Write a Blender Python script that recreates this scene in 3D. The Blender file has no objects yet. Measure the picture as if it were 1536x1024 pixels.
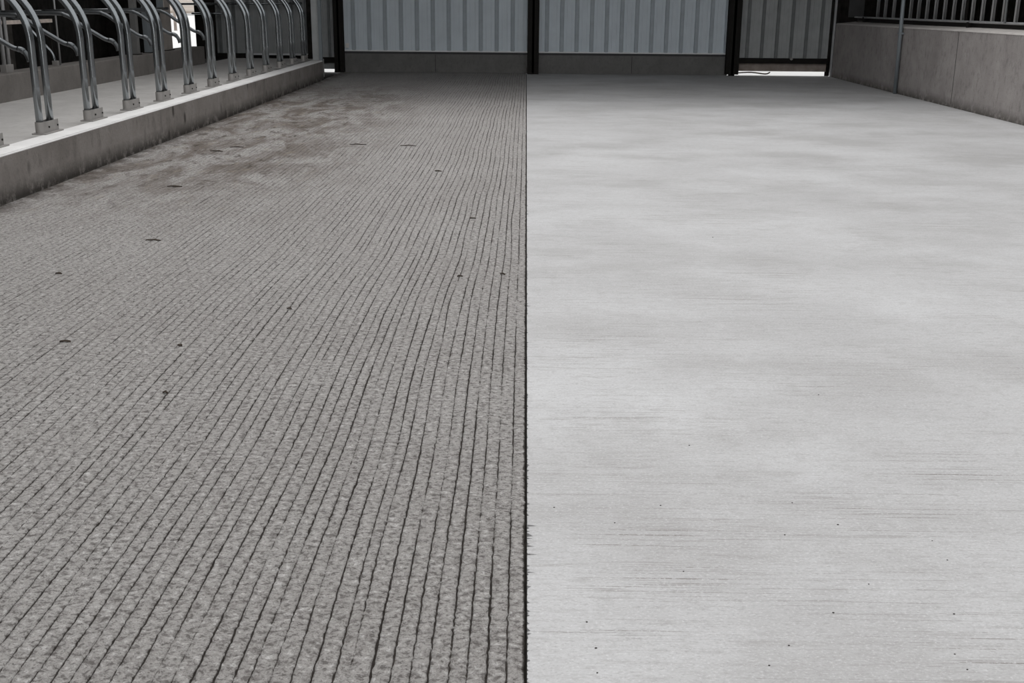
import bpy, bmesh, math, random
import numpy as np
from mathutils import Vector, Matrix

random.seed(7)
rng = np.random.default_rng(11)
S = bpy.context.scene
C = S.collection

# ------------------------------------------------------------------ helpers
def link(name, me, mat=None, parent=None):
    o = bpy.data.objects.new(name, me)
    C.objects.link(o)
    if mat is not None and me is not None:
        me.materials.append(mat)
    if parent is not None:
        o.parent = parent
    return o

def tag(o, label=None, cat=None, group=None, kind=None):
    if label: o['label'] = label
    if cat: o['category'] = cat
    if group: o['group'] = group
    if kind: o['kind'] = kind
    return o

def empty(name, loc, label, cat, group=None):
    o = bpy.data.objects.new(name, None)
    o.location = loc
    o.empty_display_size = 0.1
    C.objects.link(o)
    return tag(o, label, cat, group)

def mesh_from(bm, name, smooth=False):
    me = bpy.data.meshes.new(name)
    bmesh.ops.recalc_face_normals(bm, faces=bm.faces[:])
    bm.to_mesh(me); bm.free()
    if smooth:
        for p in me.polygons: p.use_smooth = True
    return me

def box(bm, x0, x1, y0, y1, z0, z1, bev=0.0):
    r = bmesh.ops.create_cube(bm, size=1.0)
    vs = r['verts']
    for v in vs:
        v.co = Vector(((x0 + x1) / 2 + v.co.x * (x1 - x0), (y0 + y1) / 2 + v.co.y * (y1 - y0), (z0 + z1) / 2 + v.co.z * (z1 - z0)))
    if bev > 0:
        es = list({e for v in vs for e in v.link_edges})
        bmesh.ops.bevel(bm, geom=es, offset=bev, segments=2, profile=0.6, affect='EDGES')

def boxobj(name, dims, mat, parent=None, bev=0.0):
    bm = bmesh.new(); box(bm, *dims, bev=bev)
    return link(name, mesh_from(bm, name), mat, parent)

def tube(bm, pts, r, n=12, cap=True):
    pts = [Vector(p) for p in pts]
    m = len(pts)
    if not isinstance(r, (list, tuple)): r = [r] * m
    tang = []
    for i in range(m):
        a = pts[max(i - 1, 0)]; b = pts[min(i + 1, m - 1)]
        tang.append((b - a).normalized())
    ref = Vector((0, 1, 0))
    if abs(tang[0].dot(ref)) > 0.9: ref = Vector((1, 0, 0))
    nrm = (ref - tang[0] * ref.dot(tang[0])).normalized()
    rings = []
    for i in range(m):
        if i:
            nrm = (nrm - tang[i] * nrm.dot(tang[i])).normalized()
        bi = tang[i].cross(nrm)
        rings.append([bm.verts.new(pts[i] + (nrm * math.cos(2 * math.pi * k / n) + bi * math.sin(2 * math.pi * k / n)) * r[i]) for k in range(n)])
    for i in range(m - 1):
        for k in range(n):
            bm.faces.new((rings[i][k], rings[i][(k + 1) % n], rings[i + 1][(k + 1) % n], rings[i + 1][k]))
    if cap:
        bm.faces.new(rings[0][::-1]); bm.faces.new(rings[-1])

def tubeobj(name, pts, r, mat, parent=None, n=12):
    bm = bmesh.new(); tube(bm, pts, r, n)
    me = mesh_from(bm, name)
    for p in me.polygons: p.use_smooth = len(p.vertices) == 4
    return link(name, me, mat, parent)

def smooth_path(pts, sub=6):
    """Catmull-Rom through the points."""
    P = [Vector(p) for p in pts]
    P = [P[0] * 2 - P[1]] + P + [P[-1] * 2 - P[-2]]
    out = []
    for i in range(1, len(P) - 2):
        for s in range(sub):
            t = s / sub
            a, b, c, d = P[i - 1], P[i], P[i + 1], P[i + 2]
            out.append(0.5 * ((2 * b) + (c - a) * t + (2 * a - 5 * b + 4 * c - d) * t * t + (3 * b - a - 3 * c + d) * t ** 3))
    out.append(P[-2])
    return out

# ------------------------------------------------------------------ materials
def newmat(name):
    m = bpy.data.materials.new(name); m.use_nodes = True
    nt = m.node_tree
    return m, nt, nt.nodes['Principled BSDF']

class N:
    """tiny node builder"""
    def __init__(s, nt):
        s.nt = nt
        s.tc = nt.nodes.new('ShaderNodeTexCoord')
    def L(s, a, b): s.nt.links.new(a, b)
    def mapping(s, scale, loc=(0, 0, 0), rot=(0, 0, 0)):
        n = s.nt.nodes.new('ShaderNodeMapping')
        n.inputs['Scale'].default_value = scale; n.inputs['Location'].default_value = loc; n.inputs['Rotation'].default_value = rot
        s.L(s.tc.outputs['Object'], n.inputs['Vector']); return n.outputs[0]
    def noise(s, scale=1.0, detail=4, rough=0.55, vscale=(1, 1, 1), loc=(0, 0, 0), dist=0.0):
        n = s.nt.nodes.new('ShaderNodeTexNoise')
        n.inputs['Scale'].default_value = scale; n.inputs['Detail'].default_value = detail
        n.inputs['Roughness'].default_value = rough; n.inputs['Distortion'].default_value = dist
        s.L(s.mapping(vscale, loc), n.inputs['Vector']); return n.outputs['Fac']
    def voro(s, scale, vscale=(1, 1, 1), feature='F1', loc=(0, 0, 0)):
        n = s.nt.nodes.new('ShaderNodeTexVoronoi'); n.feature = feature
        n.inputs['Scale'].default_value = scale
        s.L(s.mapping(vscale, loc), n.inputs['Vector']); return n.outputs['Distance']
    def rng(s, v, a, b, c=0.0, d=1.0, smooth=False):
        n = s.nt.nodes.new('ShaderNodeMapRange'); n.clamp = True
        if smooth: n.interpolation_type = 'SMOOTHSTEP'
        n.inputs['From Min'].default_value = a; n.inputs['From Max'].default_value = b
        n.inputs['To Min'].default_value = c; n.inputs['To Max'].default_value = d
        s.L(v, n.inputs['Value']); return n.outputs['Result']
    def math(s, op, a, b=None):
        n = s.nt.nodes.new('ShaderNodeMath'); n.operation = op
        for i, x in enumerate((a, b)):
            if x is None: continue
            if isinstance(x, (int, float)): n.inputs[i].default_value = x
            else: s.L(x, n.inputs[i])
        return n.outputs[0]
    def mix(s, f, a, b, mode='MIX'):
        n = s.nt.nodes.new('ShaderNodeMix'); n.data_type = 'RGBA'; n.blend_type = mode
        for key, x in ((0, f), (6, a), (7, b)):
            if isinstance(x, (int, float)): n.inputs[key].default_value = x
            elif isinstance(x, tuple): n.inputs[key].default_value = (*x, 1)
            else: s.L(x, n.inputs[key])
        return n.outputs[2]
    def attr(s, name):
        n = s.nt.nodes.new('ShaderNodeAttribute'); n.attribute_name = name; return n.outputs['Fac']
    def sep(s, scale=(1, 1, 1)):
        n = s.nt.nodes.new('ShaderNodeSeparateXYZ'); s.L(s.tc.outputs['Object'], n.inputs[0]); return n.outputs
    def bump(s, h, strength, dist, bsdf, prev=None):
        n = s.nt.nodes.new('ShaderNodeBump'); n.inputs['Strength'].default_value = strength; n.inputs['Distance'].default_value = dist
        s.L(h, n.inputs['Height'])
        if prev is not None: s.L(prev, n.inputs['Normal'])
        if bsdf is not None: s.L(n.outputs[0], bsdf.inputs['Normal'])
        return n.outputs[0]

def plain(name, col, rough=0.6, metal=0.0, var=0.15, scale=6.0, spec=0.3):
    m, nt, b = newmat(name); g = N(nt)
    lo = tuple(c * (1 - var) for c in col); hi = tuple(min(1, c * (1 + var)) for c in col)
    g.L(g.mix(g.rng(g.noise(scale, 5, 0.6), 0.3, 0.7), lo, hi), b.inputs['Base Color'])
    b.inputs['Roughness'].default_value = rough; b.inputs['Metallic'].default_value = metal
    b.inputs['Specular IOR Level'].default_value = spec
    return m

# brushed pale slab: broom strokes run across the lane
def mat_smooth():
    m, nt, b = newmat('broomed_concrete'); g = N(nt)
    blotch = g.noise(0.55, 6, 0.65, (1.0, 1.3, 1))
    streak = g.noise(1.0, 5, 0.65, (0.75, 1.0, 1), (3, 1, 0))
    broom = g.noise(1.0, 3, 0.7, (1.6, 95, 1))
    broom2 = g.noise(1.0, 2, 0.6, (2.6, 34, 1), (7, 3, 0))
    grain = g.noise(120, 4, 0.75, (0.8, 1.2, 1))
    mott = g.noise(34, 5, 0.75, (0.6, 1.3, 1))
    col = g.mix(g.rng(blotch, 0.32, 0.68), (0.430, 0.426, 0.427), (0.530, 0.529, 0.532))
    col = g.mix(g.math('MULTIPLY', g.rng(streak, 0.47, 0.62), 0.55), col, (0.365, 0.358, 0.354))
    col = g.mix(g.rng(g.noise(0.8, 5, 0.65, (0.9, 1.0, 1), (9, 4, 0)), 0.50, 0.66, 0, 0.6), col, (0.565, 0.567, 0.572))
    col = g.mix(g.rng(mott, 0.48, 0.66, 0, 0.4), col, (0.30, 0.29, 0.285))
    patch = g.rng(g.noise(1.5, 3, 0.6, (0.8, 1.2, 1), (2, 8, 0)), 0.40, 0.62, 0.10, 1.0)
    col = g.mix(g.math('MULTIPLY', g.math('MULTIPLY', g.rng(broom, 0.60, 0.68), patch), 0.75), col, (0.19, 0.175, 0.165))
    col = g.mix(g.math('MULTIPLY', g.math('MULTIPLY', g.rng(broom2, 0.60, 0.68), patch), 0.45), col, (0.25, 0.235, 0.225))
    broom3 = g.noise(1.0, 2, 0.6, (1.1, 150, 1), (3, 6, 0))
    dash = g.rng(g.noise(1.0, 3, 0.7, (60, 40, 1), (1, 1, 0)), 0.36, 0.52)
    col = g.mix(g.math('MULTIPLY', g.math('MULTIPLY', g.rng(broom3, 0.615, 0.655), dash), g.math('MULTIPLY', patch, 0.8)), col, (0.17, 0.15, 0.138))
    col = g.mix(g.rng(grain, 0.54, 0.66, 0, 0.5), col, (0.27, 0.263, 0.26))
    col = g.mix(g.rng(grain, 0.45, 0.34, 0, 0.55), col, (0.66, 0.66, 0.665))
    g.L(col, b.inputs['Base Color']); b.inputs['Roughness'].default_value = 0.85
    b.inputs['Specular IOR Level'].default_value = 0.25
    h = g.math('ADD', g.math('MULTIPLY', broom, 0.8), g.math('MULTIPLY', grain, 0.5))
    g.bump(h, 0.45, 0.004, b)
    return m

def mat_grooved():
    m, nt, b = newmat('rough_grooved_concrete'); g = N(nt)
    ga = g.attr('groove')
    fine = g.noise(150, 4, 0.7, (1, 1, 1))
    chip = g.noise(50, 6, 0.72, (0.85, 1.1, 1), (5, 2, 0), 0.35)
    chip2 = g.noise(27, 4, 0.7, (1, 1, 1), (1, 9, 0), 0.8)
    blotch = g.noise(0.9, 4, 0.6)
    col = g.mix(g.rng(blotch, 0.3, 0.7), (0.435, 0.414, 0.398), (0.505, 0.486, 0.470))
    col = g.mix(g.rng(chip, 0.52, 0.60, 0, 0.8), col, (0.145, 0.133, 0.125))  # pit dirt, plus painted light and shade of the chipped relief
    col = g.mix(g.rng(chip2, 0.53, 0.64, 0, 0.5), col, (0.17, 0.155, 0.145))
    col = g.mix(g.rng(chip, 0.455, 0.36, 0, 0.75), col, (0.76, 0.745, 0.73))
    col = g.mix(g.rng(fine, 0.54, 0.63, 0, 0.6), col, (0.15, 0.137, 0.128))
    # manure stains beside the curb at mid distance
    xyz = g.sep()
    nearc = g.rng(xyz[0], -1.2, -2.6)
    yy = g.math('MULTIPLY', g.rng(xyz[1], 7.0, 10.5), g.rng(xyz[1], 22, 17))
    st = g.noise(1.0, 6, 0.7, (2.2, 0.8, 1), (4, 4, 0), 0.8)
    stain = g.math('MULTIPLY', g.math('MULTIPLY', nearc, yy), g.rng(st, 0.42, 0.58))
    col = g.mix(g.math('MULTIPLY', stain, 0.85), col, (0.165, 0.137, 0.117))
    st2 = g.noise(1.0, 6, 0.7, (8.0, 3.5, 1), (1, 7, 0), 0.8)
    col = g.mix(g.math('MULTIPLY', g.math('MULTIPLY', nearc, yy), g.rng(st2, 0.54, 0.64, 0, 0.75)), col, (0.085, 0.068, 0.056))
    straw = g.noise(1.0, 4, 0.7, (7.0, 2.5, 1), (6, 2, 0))
    col = g.mix(g.math('MULTIPLY', g.math('MULTIPLY', nearc, yy), g.rng(straw, 0.56, 0.72, 0, 0.5)), col, (0.42, 0.36, 0.27))
    # dirt strip along the foot of the curb
    foot = g.math('MULTIPLY', g.rng(xyz[0], -3.62, -3.88), g.rng(g.noise(5, 6, 0.75), 0.40, 0.54))
    col = g.mix(g.math('MULTIPLY', foot, 0.75), col, (0.07, 0.055, 0.045))
    # dark grime settled in the saw cuts and along the joint, ragged edged
    d = g.math('ADD', ga, g.math('MULTIPLY', g.math('SUBTRACT', chip, 0.5), 0.9))
    d = g.math('ADD', d, g.math('MULTIPLY', g.math('SUBTRACT', g.noise(2.6, 4, 0.6, (3, 1, 1)), 0.5), 0.8))
    col = g.mix(g.rng(d, 0.36, 0.66, 0, 0.93), col, (0.045, 0.036, 0.030))
    g.L(col, b.inputs['Base Color']); b.inputs['Roughness'].default_value = 0.9
    b.inputs['Specular IOR Level'].default_value = 0.2
    h = g.math('ADD', g.math('MULTIPLY', chip, -1.0), g.math('MULTIPLY', fine, -0.4))
    h = g.math('ADD', h, g.math('MULTIPLY', chip2, -1.0))
    g.bump(h, 1.0, 0.018, b)
    return m

def mat_concrete(name, lo, hi, pit=0.5, scale=1.0, foot_z=None, foot_col=(0.05, 0.045, 0.04), drip=0.0, pits=True):
    m, nt, b = newmat(name); g = N(nt)
    col = g.mix(g.rng(g.noise(1.6 * scale, 6, 0.65), 0.3, 0.7), lo, hi)
    col = g.mix(g.rng(g.noise(9 * scale, 5, 0.7, (1, 1, 0.6)), 0.52, 0.75, 0, pit), col, tuple(c * 0.45 for c in lo))
    col = g.mix(g.rng(g.noise(42 * scale, 3, 0.7), 0.56, 0.75, 0, pit), col, tuple(c * 0.4 for c in lo))
    if drip:
        col = g.mix(g.rng(g.noise(1.0, 4, 0.6, (3.0, 3.0, 0.8), (3, 3, 3)), 0.56, 0.72, 0, drip), col, foot_col)
    if foot_z is not None:
        z = g.sep()[2]
        f = g.math('MULTIPLY', g.rng(z, foot_z[0], foot_z[1]), g.rng(g.noise(7, 6, 0.75), 0.32, 0.5))
        col = g.mix(f, col, foot_col)
        if pits:
         spots = g.rng(g.voro(5.0, (1, 1, 0.6)), 0.27, 0.14, 0, 0.85)
         spots = g.math('MULTIPLY', spots, g.rng(g.noise(0.9, 3, 0.6, (1, 1, 1), (8, 2, 1)), 0.46, 0.54))
         col = g.mix(spots, col, foot_col)
    g.L(col, b.inputs['Base Color']); b.inputs['Roughness'].default_value = 0.88
    b.inputs['Specular IOR Level'].default_value = 0.2
    g.bump(g.noise(30 * scale, 5, 0.7), 0.5, 0.008, b)
    return m

def mat_galv(name, col, rough, metal, dark=0.45, aniso=0.0, arot=0.0):
    m, nt, b = newmat(name); g = N(nt)
    c = g.mix(g.rng(g.noise(7, 5, 0.65, (1, 1, 0.35)), 0.35, 0.7), tuple(x * 0.8 for x in col), col)
    c = g.mix(g.rng(g.noise(16, 6, 0.75, (1, 1, 0.5), (3, 0, 0)), 0.60, 0.76, 0, dark), c, (0.10, 0.08, 0.065))
    g.L(c, b.inputs['Base Color'])
    g.L(g.rng(g.noise(5, 3), 0.3, 0.7, rough * 0.85, rough * 1.3), b.inputs['Roughness'])
    b.inputs['Metallic'].default_value = metal
    if aniso:
        b.inputs['Anisotropic'].default_value = aniso; b.inputs['Anisotropic Rotation'].default_value = arot
        t = nt.nodes.new('ShaderNodeTangent'); t.direction_type = 'RADIAL'; t.axis = 'Z'
        g.L(t.outputs[0], b.inputs['Tangent'])
    return m

M = dict(
    smooth=mat_smooth(), grooved=mat_grooved(),
    sub=plain('dark_joint_grit', (0.03, 0.026, 0.022), 0.95, var=0.4, scale=40),
    curb=mat_concrete('weathered_curb_concrete', (0.20, 0.182, 0.168), (0.30, 0.277, 0.26), 0.5, 1.3, foot_z=(0.16, 0.02), drip=0.45),
    curbtop=mat_concrete('rubbed_curb_top', (0.72, 0.71, 0.70), (0.84, 0.83, 0.82), 0.15, 2),
    bed=mat_concrete('stall_bed_concrete', (0.44, 0.425, 0.41), (0.54, 0.525, 0.508), 0.3, 1.5),
    backcurb=mat_concrete('back_curb_concrete', (0.16, 0.148, 0.138), (0.23, 0.215, 0.20), 0.35, 1.2),
    wallr=mat_concrete('mottled_wall_concrete', (0.30, 0.276, 0.265), (0.415, 0.386, 0.372), 0.6, 1.4, foot_z=(0.16, 0.0), foot_col=(0.11, 0.1, 0.09), pits=False),
    cap=mat_concrete('pale_cap_concrete', (0.42, 0.395, 0.377), (0.55, 0.525, 0.50), 0.3, 2),
    kick=mat_concrete('grey_kickboard', (0.165, 0.163, 0.158), (0.215, 0.212, 0.205), 0.4, 2),
    galv=mat_galv('galvanized_pipe', (0.29, 0.31, 0.322), 0.15, 0.78),
    armm=mat_galv('dark_galvanized_arm', (0.15, 0.16, 0.167), 0.3, 0.9),
    clamp=mat_galv('cast_clamp_zinc', (0.36, 0.345, 0.33), 0.55, 0.35, 0.3),
    dullpipe=mat_galv('dull_grey_pipe', (0.50, 0.505, 0.51), 0.45, 0.55, 0.3),
    bluesteel=plain('grey_painted_post', (0.21, 0.235, 0.25), 0.55, 0.2, 0.08),
    black=plain('black_steel', (0.012, 0.0105, 0.009), 0.65, 0.0, 0.3, spec=0.2),
    dark=plain('dark_cladding', (0.022, 0.02, 0.018), 0.9, 0, 0.5, spec=0.1),
    doorm=plain('pale_blue_grey_sheet', (0.70, 0.77, 0.82), 0.5, 0.0, 0.05, 2.5),
    trimm=plain('pale_door_trim', (0.86, 0.87, 0.88), 0.5, 0, 0.05),
    sheet=plain('dark_grey_sheet', (0.42, 0.435, 0.435), 0.6, 0.0, 0.12, 3),
    roofm=plain('roof_sheet', (0.08, 0.08, 0.08), 0.8, 0, 0.1),
    wood=plain('weathered_plank', (0.32, 0.275, 0.245), 0.85, 0, 0.25, 5),
    paleboard=plain('pale_feed_board', (0.55, 0.48, 0.43), 0.8, 0, 0.2, 12),
    yard=plain('pale_gravel', (0.66, 0.655, 0.645), 0.95, 0, 0.06, 0.5),
    field=plain('dry_field', (0.33, 0.29, 0.25), 0.95, 0, 0.15, 0.05),
    pebble=plain('dark_grit', (0.035, 0.03, 0.026), 0.9, 0, 0.4, 200),
    leaf=plain('dry_dark_debris', (0.045, 0.034, 0.026), 0.9, 0, 0.4, 60),
    tancol=mat_concrete('tan_pillar', (0.26, 0.235, 0.215), (0.36, 0.33, 0.30), 0.3, 2),
    white=plain('white_plastic', (0.8, 0.79, 0.77), 0.5, 0, 0.05),
)

# ------------------------------------------------------------------ floors
JX = 0.016          # the joint between the two slabs
FY0, FY1 = -6.0, 24.95

def groove_floor():
    p = 0.0455
    n = 82
    rows_near = 2.0 * np.power(24.95 / 2.0, np.linspace(0, 1, 430))
    rows = np.concatenate([np.linspace(FY0, 1.9, 12), rows_near])
    nr = len(rows)
    # slow wander of the cuts, with one kink where the saw was set down again
    def wob(y, seed):
        r = np.random.default_rng(seed); o = np.zeros_like(y)
        for f, a in ((0.35, 0.010), (0.9, 0.006), (2.1, 0.003)):
            o += a * np.sin(y * f * 2 + r.uniform(0, 6.28))
        return o
    base = wob(rows, 3) - 0.016 * np.clip((rows - 2.0) / 2.2, 0, 1) + 0.020 * np.clip((rows - 5.2) / 1.6, 0, 1) - 0.006 * np.clip((rows - 8) / 6, 0, 1)
    cols_x = []; cols_z = []; cols_g = []
    left = -3.94
    # plain border verts at the left
    cols_x.append(np.full(nr, left)); cols_z.append(np.zeros(nr)); cols_g.append(np.zeros(nr))
    for k in range(n, 0, -1):
        cx = JX - p * k + rng.normal(0, 0.0022)
        amp = min(1.0, (k) / 8.0)
        extra = wob(rows, 100 + k) * 0.30 * amp
        # a few cuts jog sideways in the band six to eight metres out
        if rng.random() < 0.6 and k < 50:
            y0 = rng.uniform(5.2, 8.0)
            extra = extra + rng.uniform(-0.014, 0.014) * np.exp(-((rows - y0) / rng.uniform(0.3, 0.8)) ** 2)
        jit = rng.normal(0, 0.0009, nr)
        c = cx + base * amp * 0.8 + extra + jit
        q = np.random.default_rng(500 + k)
        dep = np.zeros(nr)
        for f in (0.8, 2.3, 6.1):
            dep += np.sin(rows * f + q.uniform(0, 6.28)) / 3
        dep = np.clip(0.62 + 0.55 * dep + q.normal(0, 0.12, nr), 0.12, 1.0)
        w = 0.0019 + 0.0009 * dep + np.clip(q.normal(0, 0.0005, nr), -0.001, 0.001)
        lift = q.normal(0, 0.0009, nr)
        for off, z, g_ in ((-0.013, 0, 0), (-1.25, 0, .25), (-0.55, 1, 1.0), (0.55, 1, 1.0), (1.25, 0, .25), (0.013, 0, 0)):
            if abs(off) < 0.1:
                cols_x.append(c + off); cols_z.append(lift * 1.5); cols_g.append(np.zeros(nr))
            else:
                cols_x.append(c + off * w); cols_z.append(-0.008 * dep * z); cols_g.append(g_ * (0.35 + 0.65 * dep))
    edge = JX - 0.004 + rng.normal(0, 0.0012, nr)
    # keep last groove clear of the edge
    cols_x.append(edge - 0.010); cols_z.append(np.zeros(nr)); cols_g.append(np.zeros(nr) + .1)
    cols_x.append(edge); cols_z.append(np.full(nr, -0.002)); cols_g.append(np.full(nr, 0.75))
    cols_x.append(edge.copy()); cols_z.append(np.full(nr, -0.028)); cols_g.append(np.ones(nr))
    X = np.stack(cols_x, 1); Z = np.stack(cols_z, 1); G = np.stack(cols_g, 1)
    X = np.maximum.accumulate(X, axis=1)
    Y = np.repeat(rows[:, None], X.shape[1], 1)
    nc = X.shape[1]
    co = np.stack([X, Y, Z], 2).reshape(-1, 3)
    i = np.arange(nr * nc).reshape(nr, nc)
    quads = np.stack([i[:-1, :-1], i[:-1, 1:], i[1:, 1:], i[1:, :-1]], 2).reshape(-1, 4)
    me = bpy.data.meshes.new('grooved_floor')
    me.vertices.add(len(co)); me.vertices.foreach_set('co', co.ravel())
    me.loops.add(quads.size); me.loops.foreach_set('vertex_index', quads.ravel().astype(np.int32))
    me.polygons.add(len(quads))
    me.polygons.foreach_set('loop_start', (np.arange(len(quads)) * 4).astype(np.int32))
    me.polygons.foreach_set('loop_total', np.full(len(quads), 4, np.int32))
    me.update(calc_edges=True)
    at = me.attributes.new('groove', 'FLOAT', 'POINT'); at.data.foreach_set('value', G.ravel().astype(np.float32))
    me.validate()
    return tag(link('grooved_floor', me, M['grooved']), 'rough grey concrete lane with close-cut grooves beside the stall curb', 'floor', kind='structure')
groove_floor()

def smooth_floor():
    rows = np.concatenate([np.linspace(FY0, 1.9, 10), 2.0 * np.power(24.95 / 2.0, np.linspace(0, 1, 1500))])
    nr = len(rows)
    e = JX + 0.003 + np.abs(rng.normal(0, 0.0010, nr))
    for yc in np.where(rng.random(nr) < 0.15)[0]:       # broken nicks along the joint, in clusters
        near = 1.0 if rows[yc] < 3.4 else 0.55
        cl = 0.35 + 0.65 * max(0.0, math.sin(rows[yc] * 7.0) * math.sin(rows[yc] * 2.3 + 1))
        a_ = min(0.03, 0.002 + rng.exponential(0.010) * near * cl)
        e[yc] += a_
        if rng.random() < 0.5 and yc + 1 < nr: e[yc + 1] += a_ * rng.uniform(0.3, 0.8)
    bm = bmesh.new()
    a = [bm.verts.new((JX + 0.003, y, -0.03)) for y in rows]
    b = [bm.verts.new((x, y, 0.0)) for x, y in zip(e, rows)]
    c = [bm.verts.new((0.06, y, 0.0)) for y in rows]
    d = [bm.verts.new((6.5, y, 0.0)) for y in rows]
    for k in range(nr - 1):
        for u, v in ((a, b), (b, c), (c, d)):
            bm.faces.new((u[k], v[k], v[k + 1], u[k + 1]))
    me = mesh_from(bm, 'smooth_floor')
    return tag(link('smooth_floor', me, M['smooth']), 'smooth pale broom-finished concrete slab beside the wall and fence', 'floor', kind='structure')
smooth_floor()
tag(boxobj('subfloor', (-9.5, 9.5, FY0, 25.0, -0.30, -0.028), M['sub']), 'dark ground under the two slabs, seen in the joint', 'ground', kind='structure')

# outside ground
def outside():
    bm = bmesh.new()
    box(bm, -120, 120, 25.0, 110, -0.4, -0.02); box(bm, -120, 120, -60, -14.1, -0.4, -0.02)
    box(bm, -120, -9.2, -14.1, 25.0, -0.4, -0.02)
    box(bm, 9.5, 120, -14.1, 25.0, -0.4, -0.02)
    tag(link('yard_ground', mesh_from(bm, 'yard_ground'), M['yard']), 'bright pale gravel yard outside the barn', 'ground', kind='structure')
    tag(boxobj('field_ground', (-400, 400, 110.0, 900, -0.4, 0.3), M['field']), 'dry brown field beyond the bright yard', 'ground', kind='structure')
outside()

# ------------------------------------------------------------------ stall side
CX = -3.905
tag(boxobj('stall_platform', (-6.0, -4.1, FY0, 23.45, -0.02, 0.335), M['bed'], bev=0.004), 'pale concrete stall bed between the low front curb and back curb', 'stall bed', kind='structure')
tag(boxobj('front_curb', (-4.12, CX, FY0, 22.2, -0.02, 0.350), M['curb']), 'stained grey concrete curb edging the grooved lane', 'curb', kind='structure')
cur = bpy.data.objects['front_curb']
bm = bmesh.new(); box(bm, -4.12, CX - 0.012, FY0, 22.2, 0.350, 0.368, bev=0.006)
box(bm, CX - 0.014, CX + 0.0, FY0, 22.2, 0.349, 0.358, bev=0.003)
tag(link('curb_top', mesh_from(bm, 'curb_top'), M['curbtop'], cur), 'pale rubbed top of the curb')
tag(boxobj('back_curb', (-6.25, -5.95, FY0, 21.4, 0.0, 0.642), M['backcurb'], bev=0.012), 'low grey concrete curb at the back of the stall bed', 'curb', kind='structure')
tag(boxobj('alley_floor', (-9.0, -6.25, FY0, 24.9, -0.02, 0.25), M['dark']), 'dark alley floor behind the back curb', 'floor', kind='structure')

ordn = ['first', 'second', 'third', 'fourth', 'fifth', 'sixth', 'seventh', 'eighth', 'ninth', 'tenth', 'eleventh', 'twelfth']

def divider_proto():
    root = empty('stall_divider', (0, 0, 0), 'x', 'stall divider', 'stall dividers along the curb')
    gap = 0.218
    for y in (0.0, gap):
        pts = [(0, y, 0.012), (0, y, 0.4), (0, y, 0.76)]
        R = 0.52
        for k in range(1, 15):
            a = math.radians(90 * k / 14)
            pts.append((-R + R * math.cos(a), y, 0.76 + R * math.sin(a)))
        pts.append((-1.5, y, 0.76 + R))
        post = tubeobj('post', pts, 0.0310, M['galv'], root, 14)
    # lower arm, its nose bent down behind the posts
    y = gap / 2
    arm = [(-1.735, y, 0.957), (-1.2, y, 0.962), (-0.68, y, 0.965), (-0.60, y, 0.953), (-0.53, y, 0.921), (-0.43, y, 0.85), (-0.29, y, 0.765), (-0.20, y, 0.713),
           (-0.145, y, 0.700), (-0.11, y, 0.68), (-0.085, y, 0.64), (-0.075, y, 0.60)]
    tubeobj('lower_arm', smooth_path(arm, 4), 0.021, M['armm'], root, 10)
    noz = tubeobj('arm_clamp', smooth_path([(-0.165, y, 0.704), (-0.135, y, 0.698), (-0.11, y, 0.68)], 3), 0.0245, M['armm'], bpy.data.objects[[o.name for o in root.children if o.name.startswith('lower_arm')][0]], 10)
    # shoe: U strap round the near post, cheek plates reaching past the far post, on a flat foot plate
    bm = bmesh.new()
    out = []
    n = 10
    for k in range(n + 1):
        a = math.pi + math.pi * k / n
        out.append((0.040 * math.cos(a), 0.040 * math.sin(a)))
    out = [(-0.040, gap + 0.075)] + out + [(0.040, gap + 0.075)]
    t = 0.007
    inn = []
    for (x, yy) in out:
        if yy > 0.001: inn.append((x - math.copysign(t, x), yy))
        else:
            r = math.hypot(x, yy); inn.append((x * (r - t) / r, yy * (r - t) / r))
    lo = [bm.verts.new((x, y_, 0.012)) for x, y_ in out]; hi = [bm.verts.new((x, y_, 0.105)) for x, y_ in out]
    li = [bm.verts.new((x, y_, 0.012)) for x, y_ in inn]; hii = [bm.verts.new((x, y_, 0.105)) for x, y_ in inn]
    for k in range(len(out) - 1):
        bm.faces.new((lo[k], lo[k + 1], hi[k + 1], hi[k])); bm.faces.new((li[k + 1], li[k], hii[k], hii[k + 1]))
        bm.faces.new((hi[k], hi[k + 1], hii[k + 1], hii[k])); bm.faces.new((li[k], li[k + 1], lo[k + 1], lo[k]))
    for k in (0, -1): bm.faces.new((lo[k], hi[k], hii[k], li[k]))
    shoe = link('shoe', mesh_from(bm, 'shoe'), M['clamp'], root)
    boxobj('foot_plate', (-0.060, 0.064, -0.045, gap + 0.12, 0.0, 0.012), M['clamp'], root, bev=0.003)
    for yy in (0.085, gap + 0.05):
        bm = bmesh.new(); tube(bm, [(0.034, yy, 0.055), (0.048, yy, 0.055)], 0.009, 6)
        link('bolt', mesh_from(bm, 'bolt'), M['black'], shoe)
    return root
proto = divider_proto()

def copy_tree(o, parent=None, skip=()):
    c = o.copy(); C.objects.link(c)
    if parent: c.parent = parent
    for ch in list(o.children):
        if ch.name.split('.')[0] not in skip: copy_tree(ch, c, skip)
    return c
BASEY = 9.69
order = []
for k in range(-1, 12):
    o = proto if k == 0 else None
    order.append((k, o))
for k, o in order:
    if o is None: o = copy_tree(proto, None, ('lower_arm',) if k > 5 else ())
    o.location = (-4.152 - 0.006 * k, BASEY + 1.105 * k, 0.368)
    o.rotation_euler = (0, 0, 0)
    if k == -1:
        o['label'] = 'galvanized stall divider at the photo edge with only its shoe showing'
    elif k == 11:
        o['label'] = 'last galvanized twin-pipe stall divider, on the curb end by the steel post'
    elif k == 0:
        o['label'] = 'first complete galvanized twin-pipe stall divider on the curb, its two pipes widest apart'
    else:
        o['label'] = '%s twin-pipe stall divider on the curb, counting the first complete one' % ordn[k]

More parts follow.
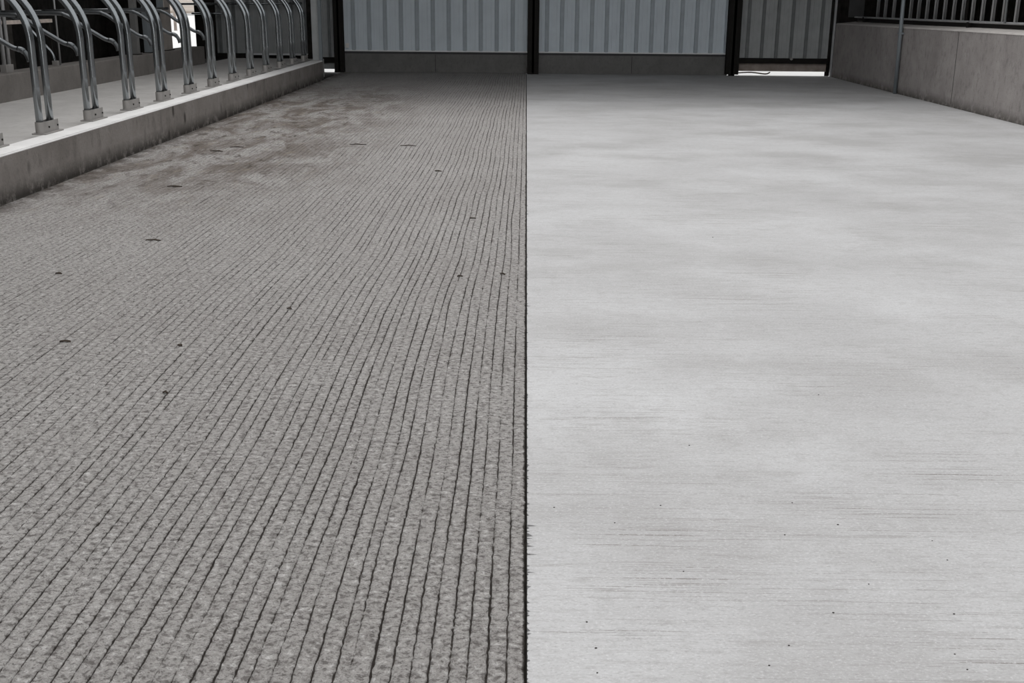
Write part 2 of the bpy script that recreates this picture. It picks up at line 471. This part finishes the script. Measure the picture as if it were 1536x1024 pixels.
# head rail that the lower arms are fixed to
tag(tubeobj('head_rail', [(-5.95, 7.0, 1.325), (-5.95, 19.35, 1.325)], 0.021, M['galv'], None, 10), 'long horizontal grey pipe rail running behind the stall dividers above the back curb', 'rail')
tag(boxobj('feed_board', (-6.36, -6.32, 13.6, 15.5, 1.17, 1.215), M['paleboard']), 'short pale board with straw on it in the dark behind the dividers', 'board')
for s in (13.7, 15.4):
    boxobj('leg', (-6.36, -6.32, s, s + 0.04, 0.25, 1.17), M['dark'], bpy.data.objects['feed_board'])

# posts standing on the back curb
def pipe_post(name, label, cat, X, Y, zt, r, mat, twin=None, shoe=True, lean=0.0):
    o = empty(name, (X, Y, 0.642), label, cat)
    tubeobj('pipe', [(0, 0, 0), (lean * .5, 0, (zt - 0.642) * .5), (lean, 0, zt - 0.642)], r, mat, o, 10)
    if twin: tubeobj('pipe', [(0, twin, 0), (lean * .5, twin, (zt - 0.642) * .5), (lean, twin, zt - 0.642)], r, mat, o, 10)
    if shoe: boxobj('shoe', (-r - 0.012, r + 0.012, -r - 0.012, (twin or 0) + r + 0.012, 0, 0.09), M['clamp'], o, bev=0.004)
    return o
pipe_post('twin_post', 'twin grey pipe post clamped on the back curb behind the first stall divider', 'post', -6.1, 13.44, 2.4, 0.024, M['dullpipe'], twin=0.13)
pipe_post('thin_post', 'thin dark upright rod on the back curb between two stall dividers', 'post', -6.1, 15.08, 2.2, 0.012, M['dullpipe'], shoe=False)
o = empty('bent_hoop', (-6.12, 14.98, 0.642), 'grey bent pipe arching from the back curb into the dark alley', 'pipe')
tubeobj('pipe', smooth_path([(0, 0, 0), (-0.03, 0, 0.14), (-0.09, 0, 0.22), (-0.18, 0, 0.32), (-0.35, 0, 0.51), (-0.54, 0, 0.60), (-0.70, 0, 0.61), (-1.6, 0, 0.61)], 4), 0.02, M['galv'], o, 10)
boxobj('shoe', (-0.035, 0.035, -0.035, 0.035, 0, 0.06), M['clamp'], o, bev=0.004)
def square_post(label, X, Y0, Y1, mat, w=0.09, zt=2.6):
    o = empty('steel_post', (X, Y0, 0.642), label, 'post')
    boxobj('column', (-w / 2, w / 2, 0, Y1 - Y0, 0, zt - 0.642), mat, o, bev=0.006)
    boxobj('base_plate', (-w / 2 - 0.02, w / 2 + 0.02, -0.02, Y1 - Y0 + 0.02, 0, 0.012), M['dark'], o)
    return o
square_post('dull dark square steel post on the back curb, left neighbour of the bluish one', -6.1, 18.02, 18.14, M['kick'])
square_post('bluish grey steel post on the back curb behind the head rail', -6.1, 18.60, 18.76, M['bluesteel'])
o = square_post('tan weathered post with a blue-grey plate on top, beside the bright opening', -6.1, 19.52, 19.84, M['tancol'])
boxobj('plate', (-0.03, 0.03, -0.17, 0.0, 0.66, 1.9), M['bluesteel'], o)

# ------------------------------------------------------------------ corrugated sheets
def corr(name, x0, x1, z0, z1, Y, pitch, first, ribw, depth, mat, parent=None):
    """ribs stand out of the sheet towards the lane"""
    xs = [(x0, 0.0)]
    k = math.floor((x0 - first) / pitch)
    while True:
        c = first + k * pitch; k += 1
        if c > x1: break
        for dx, d in ((-ribw * .5, 0), (-ribw * .38, depth), (ribw * .38, depth), (ribw * .5, 0),
                      (pitch * .33 - .012, 0), (pitch * .33, abs(depth) * .12), (pitch * .33 + .012, 0), (pitch * .66 - .012, 0), (pitch * .66, abs(depth) * .12), (pitch * .66 + .012, 0)):
            x = c + dx
            if x0 < x < x1: xs.append((x, d))
    xs.append((x1, 0.0)); xs.sort()
    bm = bmesh.new()
    F = [(bm.verts.new((x, Y - d, z0)), bm.verts.new((x, Y - d, z1))) for x, d in xs]
    B = [(bm.verts.new((x, Y - d + 0.004, z0)), bm.verts.new((x, Y - d + 0.004, z1))) for x, d in xs]
    for i in range(len(xs) - 1):
        bm.faces.new((F[i][0], F[i + 1][0], F[i + 1][1], F[i][1])); bm.faces.new((B[i + 1][0], B[i][0], B[i][1], B[i + 1][1]))
        bm.faces.new((F[i][0], B[i][0], B[i + 1][0], F[i + 1][0])); bm.faces.new((F[i][1], F[i + 1][1], B[i + 1][1], B[i][1]))
    for i in (0, -1): bm.faces.new((F[i][0], F[i][1], B[i][1], B[i][0]))
    me = mesh_from(bm, name)
    o = link(name, me, mat, parent)
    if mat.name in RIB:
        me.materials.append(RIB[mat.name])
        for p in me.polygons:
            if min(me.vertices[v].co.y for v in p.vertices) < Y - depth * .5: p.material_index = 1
    return o

RIB = {'pale_blue_grey_sheet': plain('shade_pale_rib', (0.46, 0.51, 0.55), 0.6, 0, 0.08), 'dark_grey_sheet': plain('shade_dark_rib', (0.20, 0.21, 0.21), 0.6, 0, 0.1)}  # darker rib tone stands in for shade on the rib slopes
FW = 24.85
TOP = 4.8
for nm, x0, x1, first, pitch, lab in (('door_1', -3.95, 0.06, -3.69, 0.340, 'pale blue-grey corrugated door above the grooved lane'),
                                 ('door_2', 0.22, 4.32, 0.44, 0.318, 'pale blue-grey corrugated door above the smooth slab')):
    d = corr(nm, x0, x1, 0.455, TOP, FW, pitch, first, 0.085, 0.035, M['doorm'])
    tag(d, lab, 'door', kind='structure')
    boxobj('backing', (x0, x1, FW + 0.085, FW + 0.10, 0.36, 0.50), M['dark'], d)
    boxobj('door_trim', (x0, x1, FW - 0.035, FW + 0.02, 0.432, 0.462), M['trimm'], d, bev=0.004)  # trim paled to stand in for light leaking under the sheet
    boxobj('bottom_channel', (x0, x1, FW - 0.03, FW + 0.02, 0.388, 0.425), M['roofm'], d, bev=0.003)
    boxobj('kickboard', (x0, x1, FW - 0.02, FW + 0.03, 0.0, 0.39), M['kick'], d, bev=0.003)
    boxobj('seam', ((x0 + x1) / 2 - 0.004, (x0 + x1) / 2 + 0.004, FW - 0.0225, FW + 0.0, 0.02, 0.374), M['black'], d)
tag(boxobj('door_bracket', (-3.862, -3.79, FW - 0.075, FW - 0.032, 0.50, 0.60), M['white'], bev=0.008), 'small white bracket in the lower corner of the pale door over the grooved lane', 'bracket')

def column(label, x0, x1, y0, y1, z0, lip):
    o = empty('steel_column', ((x0 + x1) / 2, (y0 + y1) / 2, 0.0), label, 'column')
    hw = (x1 - x0) / 2; hy = (y1 - y0) / 2
    bm = bmesh.new()
    box(bm, -hw, hw, -hy, -hy + 0.02, z0, TOP); box(bm, -hw, hw, hy - 0.02, hy, z0, TOP); box(bm, -hw * .18, hw * .18, -hy, hy, z0, TOP)
    link('beam', mesh_from(bm, 'beam'), M['black'], o)
    if lip: boxobj('base_plate', (-hw - 0.0, hw + 0.0, -hy - 0.03, hy, 0, 0.03), M['black'], o)
    bmx = bmesh.new()
    for sx in (-.5, .5): tube(bmx, [(sx * hw, -hy - 0.016, 0.2), (sx * hw, -hy + 0.001, 0.2)], 0.014, 6)
    link('bolt', mesh_from(bmx, 'bolt'), M['black'], o)
    return o
column('black steel column between the end-wall gap and the first pale door', -4.085, -3.885, 24.62, 24.80, 0.0, True)
column('black steel column between the two pale corrugated doors above the joint', 0.025, 0.27, 24.62, 24.80, 0.0, True)
column('black steel column between the second pale door and the dark gate', 4.255, 4.525, 24.62, 24.80, 0.03, False)
bpy.data.objects['steel_column.002']
boxobj('foot_roller', (-0.06, 0.06, -0.05, 0.05, 0.0, 0.03), M['black'], bpy.data.objects['steel_column.002'])

# dark gate at the end of the smooth slab
gt = empty('corrugated_gate', (5.48, FW, 0.0), 'dark grey corrugated gate with a black bottom rail by the concrete wall', 'gate')
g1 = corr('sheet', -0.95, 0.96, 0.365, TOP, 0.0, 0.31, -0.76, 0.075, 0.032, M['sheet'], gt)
boxobj('bottom_rail', (-0.98, 0.96, -0.06, 0.02, 0.258, 0.368), M['black'], gt, bev=0.004)
boxobj('plank', (-0.93, 0.955, 0.01, 0.05, 0.092, 0.262), M['wood'], gt, bev=0.003)
bm = bmesh.new(); tube(bm, [(0.18, -0.10, 0.36), (0.18, -0.06, 0.36)], 0.03, 8)
link('latch', mesh_from(bm, 'latch'), M['clamp'], gt)
tag(tubeobj('ground_rod', smooth_path([(4.56, 25.2, 0.03), (4.9, 25.15, 0.05), (5.2, 25.12, 0.02), (5.3, 25.1, 0.06)], 4), 0.014, M['leaf'], None, 8), 'dark stick lying in the bright gap under the dark gate', 'stick')
cp = empty('corner_post', (6.475, 24.59, 0), 'slim pale steel post in the corner by the concrete wall', 'post')
boxobj('pole', (-0.028, 0.012, -0.03, 0.03, 0, TOP), M['dullpipe'], cp, bev=0.004)
boxobj('flange', (0.012, 0.07, -0.05, 0.05, 0, TOP), M['black'], cp)


# left part of the end wall
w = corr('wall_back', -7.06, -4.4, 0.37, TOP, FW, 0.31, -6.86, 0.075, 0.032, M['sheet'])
tag(w, 'dark grey corrugated end wall behind the stall bed', 'wall', kind='structure')
boxobj('bottom_batten', (-6.0, -4.55, FW - 0.06, FW - 0.028, 0.335, 0.372), M['trimm'], w, bev=0.004)
boxobj('sill', (-7.06, -4.4, FW + 0.006, FW + 0.1, -0.02, 0.40), M['dark'], w)
boxobj('jamb', (-7.06, -6.62, FW - 0.05, FW - 0.03, 0.3, TOP), M['dark'], w)
tag(tubeobj('wall_rail', [(-7.3, 24.6, 1.372), (-4.72, 24.6, 1.405)], 0.024, M['galv'], None, 10), 'upper horizontal pale pipe across the dark end wall behind the dividers', 'rail')
tag(tubeobj('wall_rail', [(-7.06, 24.6, 1.185), (-6.28, 24.6, 1.19)], 0.022, M['galv'], None, 10), 'short lower horizontal pale pipe beside the bright opening', 'rail')
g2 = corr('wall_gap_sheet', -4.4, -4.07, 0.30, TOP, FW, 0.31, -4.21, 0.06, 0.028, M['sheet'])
g2.name = 'trim_1'; tag(g2, 'narrow dark corrugated strip between the gate post and black column', 'wall', kind='structure')
boxobj('crossbar', (-4.40, -4.08, FW - 0.06, FW - 0.0, 0.19, 0.305), M['black'], g2)
boxobj('lower_sheet', (-4.40, -4.07, FW + 0.01, FW + 0.03, 0.055, 0.30), M['sheet'], g2)
cpst = empty('curb_end_post', (-3.975, 22.3, 0), 'grey steel post standing against the far end of the front curb', 'post')
bm = bmesh.new()
box(bm, -0.008, 0.050, -0.04, 0.04, 0.0, TOP, bev=0.004)
link('angle', mesh_from(bm, 'angle'), M['bluesteel'], cpst)
boxobj('web', (-0.14, -0.008, 0.0, 0.02, 0.37, TOP), M['sheet'], cpst)
tag(boxobj('dark_panel', (-4.58, -4.40, 24.3, 24.34, 0.38, TOP), M['dark']), 'dark narrow upright board beside the curb end post', 'board')
boxobj('foot', (-4.58, -4.40, 24.26, 24.38, -0.02, 0.38), M['dark'], bpy.data.objects['dark_panel'])

# dark enclosure behind the stalls and behind the fence
bm = bmesh.new(); box(bm, -9.1, -9.0, -14.0, 20.0, -0.02, 4.8); box(bm, -9.1, -9.0, 20.30, 24.9, -0.02, 4.8)
tag(link('wall_left', mesh_from(bm, 'wall_left'), M['dark']), 'dark cladding at the back of the alley', 'wall', kind='structure')
tag(boxobj('wall_corner', (-9.0, -7.82, FW, FW + 0.1, -0.02, 4.8), M['dark']), 'dark end wall of the alley', 'wall', kind='structure')
wr = corr('wall_shed', 6.52, 9.4, 0.0, 4.8, FW + 0.02, 0.31, 6.70, 0.07, 0.028, M['dark'])
tag(wr, 'dark corrugated end wall behind the pipe fence', 'wall', kind='structure')
boxobj('edge_strip', (6.432, 6.60, FW + 0.075, FW + 0.095, 0, TOP), M['dark'], wr)
boxobj('panel', (6.80, 7.12, FW - 0.05, FW - 0.02, 1.22, 3.0), M['roofm'], wr)
bm = bmesh.new(); box(bm, 9.3, 9.4, -14.0, 24.8, 0.0, 4.8)
for k in range(50):
    y = 9.0 + k * 0.31
    box(bm, 9.27, 9.3, y, y + 0.07, 0.0, 4.8)
tag(link('wall_fence_side', mesh_from(bm, 'wall_fence_side'), M['dark']), 'dark ribbed cladding far behind the pipe fence', 'wall', kind='structure')

# ------------------------------------------------------------------ concrete wall and fence on the right
def right_wall():
    # slight fall of the wall top towards the far end
    bm = bmesh.new()
    def prof(y, zt):
        return [(6.48, y, -0.02), (6.48, y, zt - 0.022), (6.50, y, zt), (6.56, y, zt + 0.004), (7.05, y, zt + 0.045), (7.05, y, -0.02)]
    ys = [FY0, 12.0, 15.25, 17.24, 20.3, 24.52]; zs = [1.150, 1.146, 1.141, 1.136, 1.118, 1.100]
    R = [[bm.verts.new(p) for p in prof(y, z)] for y, z in zip(ys, zs)]
    for a, b in zip(R[:-1], R[1:]):
        for k in range(6):
            bm.faces.new((a[k], a[(k + 1) % 6], b[(k + 1) % 6], b[k]))
    bm.faces.new(R[0]); bm.faces.new(R[-1][::-1])
    w = link('wall_right', mesh_from(bm, 'wall_right'), M['wallr'])
    tag(w, 'mottled low concrete wall below the pipe fence', 'wall', kind='structure')
    # pale cap laid along the top
    bm = bmesh.new()
    def cp(y, zt): return [(6.474, y, zt - 0.02), (6.496, y, zt + 0.004), (6.56, y, zt + 0.008), (7.04, y, zt + 0.049), (7.04, y, zt + 0.042), (6.56, y, zt - 0.004), (6.50, y, zt - 0.024)]
    R = [[bm.verts.new(p) for p in cp(y, z)] for y, z in zip(ys, zs)]
    for a, b in zip(R[:-1], R[1:]):
        for k in range(7): bm.faces.new((a[k], a[(k + 1) % 7], b[(k + 1) % 7], b[k]))
    bm.faces.new(R[0]); bm.faces.new(R[-1][::-1])
    tag(link('wall_cap', mesh_from(bm, 'wall_cap'), M['cap'], w), 'pale sloping top of the wall')
    boxobj('seam', (6.4775, 6.49, 17.52, 17.53, 0.05, 1.10), M['black'], w)
    boxobj('seam', (6.4775, 6.49, 20.9, 20.907, 0.05, 1.08), M['wallr'], w)
right_wall()

pf = empty('pipe_fence', (6.8, 20.0, 1.17), 'grey vertical-bar pipe fence on top of the mottled concrete wall', 'fence')
FB = [22.80, 22.33, 21.82, 20.86, 20.44, 20.01, 19.59, 19.17, 18.76, 18.37, 17.97, 17.58, 17.18, 16.79, 16.36, 15.94, 15.52, 15.1, 14.7]
bm = bmesh.new(); tube(bm, [(0, -9.0, 0.095), (0, -5.0, 0.085), (0, 0, 0.07), (0, 4.3, 0.062)], 0.018, 10)
link('bottom_rail', mesh_from(bm, 'bottom_rail'), M['dullpipe'], pf)
bm = bmesh.new(); tube(bm, [(0, -9.0, 1.6), (0, 4.3, 1.6)], 0.03, 10)
link('top_rail', mesh_from(bm, 'top_rail'), M['dullpipe'], pf)
for i, y in enumerate(FB):
    x = 0.0
    bm = bmesh.new()
    tube(bm, [(x, y - 20.0, 0.078), (x, y - 20.0, 1.6)], 0.018, 10)
    tube(bm, [(x + 0.034, y - 20.0 + 0.01, 0.085), (x + 0.034, y - 20.0 + 0.01, 1.6)], 0.015, 10)
    link('bar', mesh_from(bm, 'bar', True), M['dullpipe'], pf)
bm = bmesh.new(); tube(bm, [(-0.03, -3.38, 0.08), (-0.03, -3.34, 1.6)], 0.018, 10)
tag(link('latch_bar', mesh_from(bm, 'latch_bar', True), M['galv'], pf), 'brighter thin bar')
for y in (-8.2, -2.0, 3.6):
    boxobj('foot', (-0.03, 0.03, y, y + 0.06, -0.02, 0.07), M['black'], pf)
boxobj('shadow_kerb', (0.05, 0.12, -9, 4.3, -0.02, 0.06), M['black'], pf).name = 'shadow_strip'  # black strip stands in for the shadow below the bottom rail
o = empty('conduit_post', (6.44, 20.1, 0), 'slim grey steel pipe standing against the mottled concrete wall', 'post')
tubeobj('pipe', [(0.0, 0, 0), (-0.012, 0, 1.0), (-0.03, 0, 2.6)], 0.034, M['bluesteel'], o, 12)
boxobj('strap', (-0.05, 0.035, -0.045, 0.045, 1.00, 1.03), M['bluesteel'], o)

bm = bmesh.new(); box(bm, -9.1, -1.8, -14.1, -14.0, -0.02, 6.0); box(bm, 3.0, 9.4, -14.1, -14.0, -0.02, 6.0)  # added wall, never in view; its opening narrows the pipe highlights
tag(link('added_front_wall', mesh_from(bm, 'added_front_wall'), M['dark']), 'unseen dark end wall added behind the viewer, its opening narrowing pipe highlights', 'wall', kind='structure')
tag(boxobj('opening_floor', (-9.0, 9.3, -14.0, FY0, -0.3, -0.004), M['bed']), 'concrete apron at the opening of the added wall behind the viewer', 'floor', kind='structure')
# ------------------------------------------------------------------ added unseen roofs that shade the lane end and both sides
bm = bmesh.new()
box(bm, -9.2, 9.4, 18.2, 25.1, 4.8, 4.95)
box(bm, -9.2, -5.6, -14.0, 18.2, 4.8, 4.95)
box(bm, 7.1, 9.5, -14.0, 18.2, 4.8, 4.95)
tag(link('added_roof', mesh_from(bm, 'added_roof'), M['roofm']), 'unseen roof sheets added to shade the lane end and the stalls', 'roof', kind='structure')

# ------------------------------------------------------------------ litter on the lane, grit on the slab
def leaf_mesh(seed, L, W):
    r = random.Random(seed)
    bm = bmesh.new()
    n = 9; up = []; dn = []
    for k in range(n):
        t = k / (n - 1)
        w_ = W * math.sin(math.pi * min(max(t, 0.04), 0.96)) * r.uniform(0.5, 1.2)
        z = 0.003 + 0.005 * math.sin(math.pi * t) * r.uniform(0.5, 1.3)
        x = (t - 0.5) * L; y = r.uniform(-0.2, 0.2) * W
        up.append((bm.verts.new((x, y + w_, z + 0.003)), bm.verts.new((x, y - w_, z))))
        dn.append((bm.verts.new((x, y + w_, z - 0.002)), bm.verts.new((x, y - w_, z - 0.004))))
    for k in range(n - 1):
        bm.faces.new((up[k][0], up[k][1], up[k + 1][1], up[k + 1][0])); bm.faces.new((dn[k][1], dn[k][0], dn[k + 1][0], dn[k + 1][1]))
        for j in (0, 1): bm.faces.new((up[k][j], up[k + 1][j], dn[k + 1][j], dn[k][j]))
    for k in (0, -1): bm.faces.new((up[k][0], up[k][1], dn[k][1], dn[k][0]))
    return mesh_from(bm, 'leaf_scrap')
LE = [(-2.387, 7.09, .115, .020, 'dark thin leaf scrap on the grooved lane in front of the stained patch'),
      (-2.626, 6.156, .045, .022, 'small round dark scrap near the photo edge on the grooved lane'),
      (-2.076, 4.856, .055, .017, 'dark flat scrap lowest at the photo edge on the grooved lane'),
      (-1.179, 5.459, .030, .016, 'tiny dark lump in the middle of the grooved lane'),
      (-1.799, 12.184, .20, .03, 'long dark scrap far up the grooved lane beside its twin'),
      (-1.253, 12.112, .19, .025, 'long dark scrap far up the grooved lane, the one closer to the joint'),
      (-3.15, 11.518, .17, .04, 'dark scrap in the brown stain beside the curb, the nearer of two'),
      (-3.029, 11.855, .16, .035, 'dark scrap in the brown stain beside the curb, the farther of two'),
      (-0.792, 10.277, .075, .03, 'short dark scrap on the far grooved lane close to the joint'),
      (-2.9, 9.254, .14, .03, 'dark scrap at the near edge of the brown stain'),
      (-1.542, 4.815, .028, .014, 'tiny dark lump on the near grooved lane, second from the flat scrap'),
      (-1.413, 4.183, .026, .014, 'tiny dark lump closest to the camera on the grooved lane'),
      (-0.369, 7.969, .05, .015, 'short dark scrap by the joint where the grooves jog'),
      (-0.36, 6.198, .035, .016, 'tiny dark lump by the joint, farther from it than its neighbour'),
      (-0.119, 6.258, .035, .014, 'tiny dark lump right beside the joint')]
for i, (x, y, L_, W_, lab) in enumerate(LE):
    o = link('leaf_scrap', leaf_mesh(40 + i, L_ * 0.9, W_ * 0.5), M['leaf'])
    o.location = (x, y, 0.001); o.rotation_euler = (0, 0, random.uniform(-0.35, 0.35))
    tag(o, lab, 'litter', 'dark scraps on the grooved lane')

def grit_mesh():
    bm = bmesh.new(); bmesh.ops.create_icosphere(bm, subdivisions=2, radius=1.0)
    r = random.Random(3)
    for v in bm.verts: v.co *= r.uniform(0.75, 1.15); v.co.z = v.co.z * 0.6 + 0.35
    return mesh_from(bm, 'grit', True)
gm = grit_mesh(); gm.materials.append(M['pebble'])
GR = [(0.851, 3.238), (0.954, 3.087), (0.779, 3.015), (1.203, 2.989), (1.205, 2.871), (0.942, 2.727), (0.807, 2.575), (1.117, 2.577), (0.658, 2.418), (1.051, 2.39), (1.057, 2.325), (0.592, 2.33), (0.103, 3.182), (0.283, 3.08), (0.435, 3.206), (0.17, 2.513), (0.186, 2.394), (0.183, 2.289), (0.45, 2.784), (1.259, 7.391), (1.187, 4.26), (0.593, 3.705)]
for i, (x, y) in enumerate(GR):
    o = bpy.data.objects.new('grit', gm); C.objects.link(o)
    s = random.uniform(0.0017, 0.0026) * (1.4 if y > 5 else 1)
    o.location = (x, y, 0.0); o.scale = (s * 1.25, s, s); o.rotation_euler = (0, 0, random.uniform(-.5, .5))
    tag(o, 'dark speck of grit on the smooth pale concrete slab', 'grit', 'specks of grit on the smooth slab')

# fence glimpsed outside through the bright opening
yf = empty('yard_fence', (-16.9, 56.0, -0.02), 'thin dark fence outside, seen in the bright opening', 'fence')
tubeobj('post', [(0, 0, 0), (0, 0, 2.6)], 0.075, M['wood'], yf, 8)
tubeobj('post', [(2.0, 0, 0), (2.0, 0, 2.6)], 0.06, M['wood'], yf, 8)
tubeobj('rail', [(-3.5, 0, 0.75), (3, 0, 0.75)], 0.045, M['dullpipe'], yf, 8)

# ------------------------------------------------------------------ light
W = bpy.data.worlds.new('overcast'); S.world = W; W.use_nodes = True
nt = W.node_tree; bg = nt.nodes['Background']
tc = nt.nodes.new('ShaderNodeTexCoord'); sp = nt.nodes.new('ShaderNodeSeparateXYZ'); nt.links.new(tc.outputs['Generated'], sp.inputs[0])
mr = nt.nodes.new('ShaderNodeMapRange'); nt.links.new(sp.outputs[2], mr.inputs['Value'])
mr.inputs['From Min'].default_value = 0.0; mr.inputs['From Max'].default_value = 1.0
cr = nt.nodes.new('ShaderNodeValToRGB')
nt.links.new(mr.outputs[0], cr.inputs[0])
el = cr.color_ramp.elements
el[0].position = 0.0; el[0].color = (5.0, 5.0, 5.0, 1)  # horizon band brightened to put highlights on the stall pipes
el[1].position = 0.06; el[1].color = (4.0, 4.0, 4.0, 1)
for p_, c_ in ((0.12, (1.12, 1.13, 1.15, 1)), (0.4, (1.10, 1.11, 1.125, 1)), (1.0, (1.25, 1.25, 1.255, 1))):
    e_ = el.new(p_); e_.color = c_
nt.links.new(cr.outputs[0], bg.inputs['Color']); bg.inputs['Strength'].default_value = 1.0

sun = bpy.data.lights.new('veiled_sun', 'SUN'); sun.energy = 0.9; sun.angle = math.radians(40); sun.color = (1, 0.985, 0.965)
so = bpy.data.objects.new('veiled_sun', sun); C.objects.link(so)
so.rotation_euler = (math.radians(-14), math.radians(-6), 0)

# ------------------------------------------------------------------ camera
cam = bpy.data.cameras.new('camera'); cam.sensor_width = 36.0; cam.lens = 1686 / 1536 * 36.0; cam.clip_end = 2000; cam.clip_start = 0.05
co = bpy.data.objects.new('camera', cam); C.objects.link(co)
Rr = Vector((0.9998871639516735, 0.012486702469998796, 0.008351145197205567)), Vector((0.011614453159055368, -0.29003204373497204, -0.956946455181653)), Vector((-0.009527005956500311, 0.9569354711099077, -0.29014434388621785))
right, down, fwd = Rr
m = Matrix((( right.x, -down.x, -fwd.x, 0), (right.y, -down.y, -fwd.y, 0), (right.z, -down.z, -fwd.z, 1.5), (0, 0, 0, 1)))
co.matrix_world = m
S.camera = co

S.view_settings.view_transform = 'Standard'; S.view_settings.look = 'None'
S.view_settings.exposure = 0.0; S.view_settings.gamma = 1.0; S.view_settings.use_curve_mapping = False
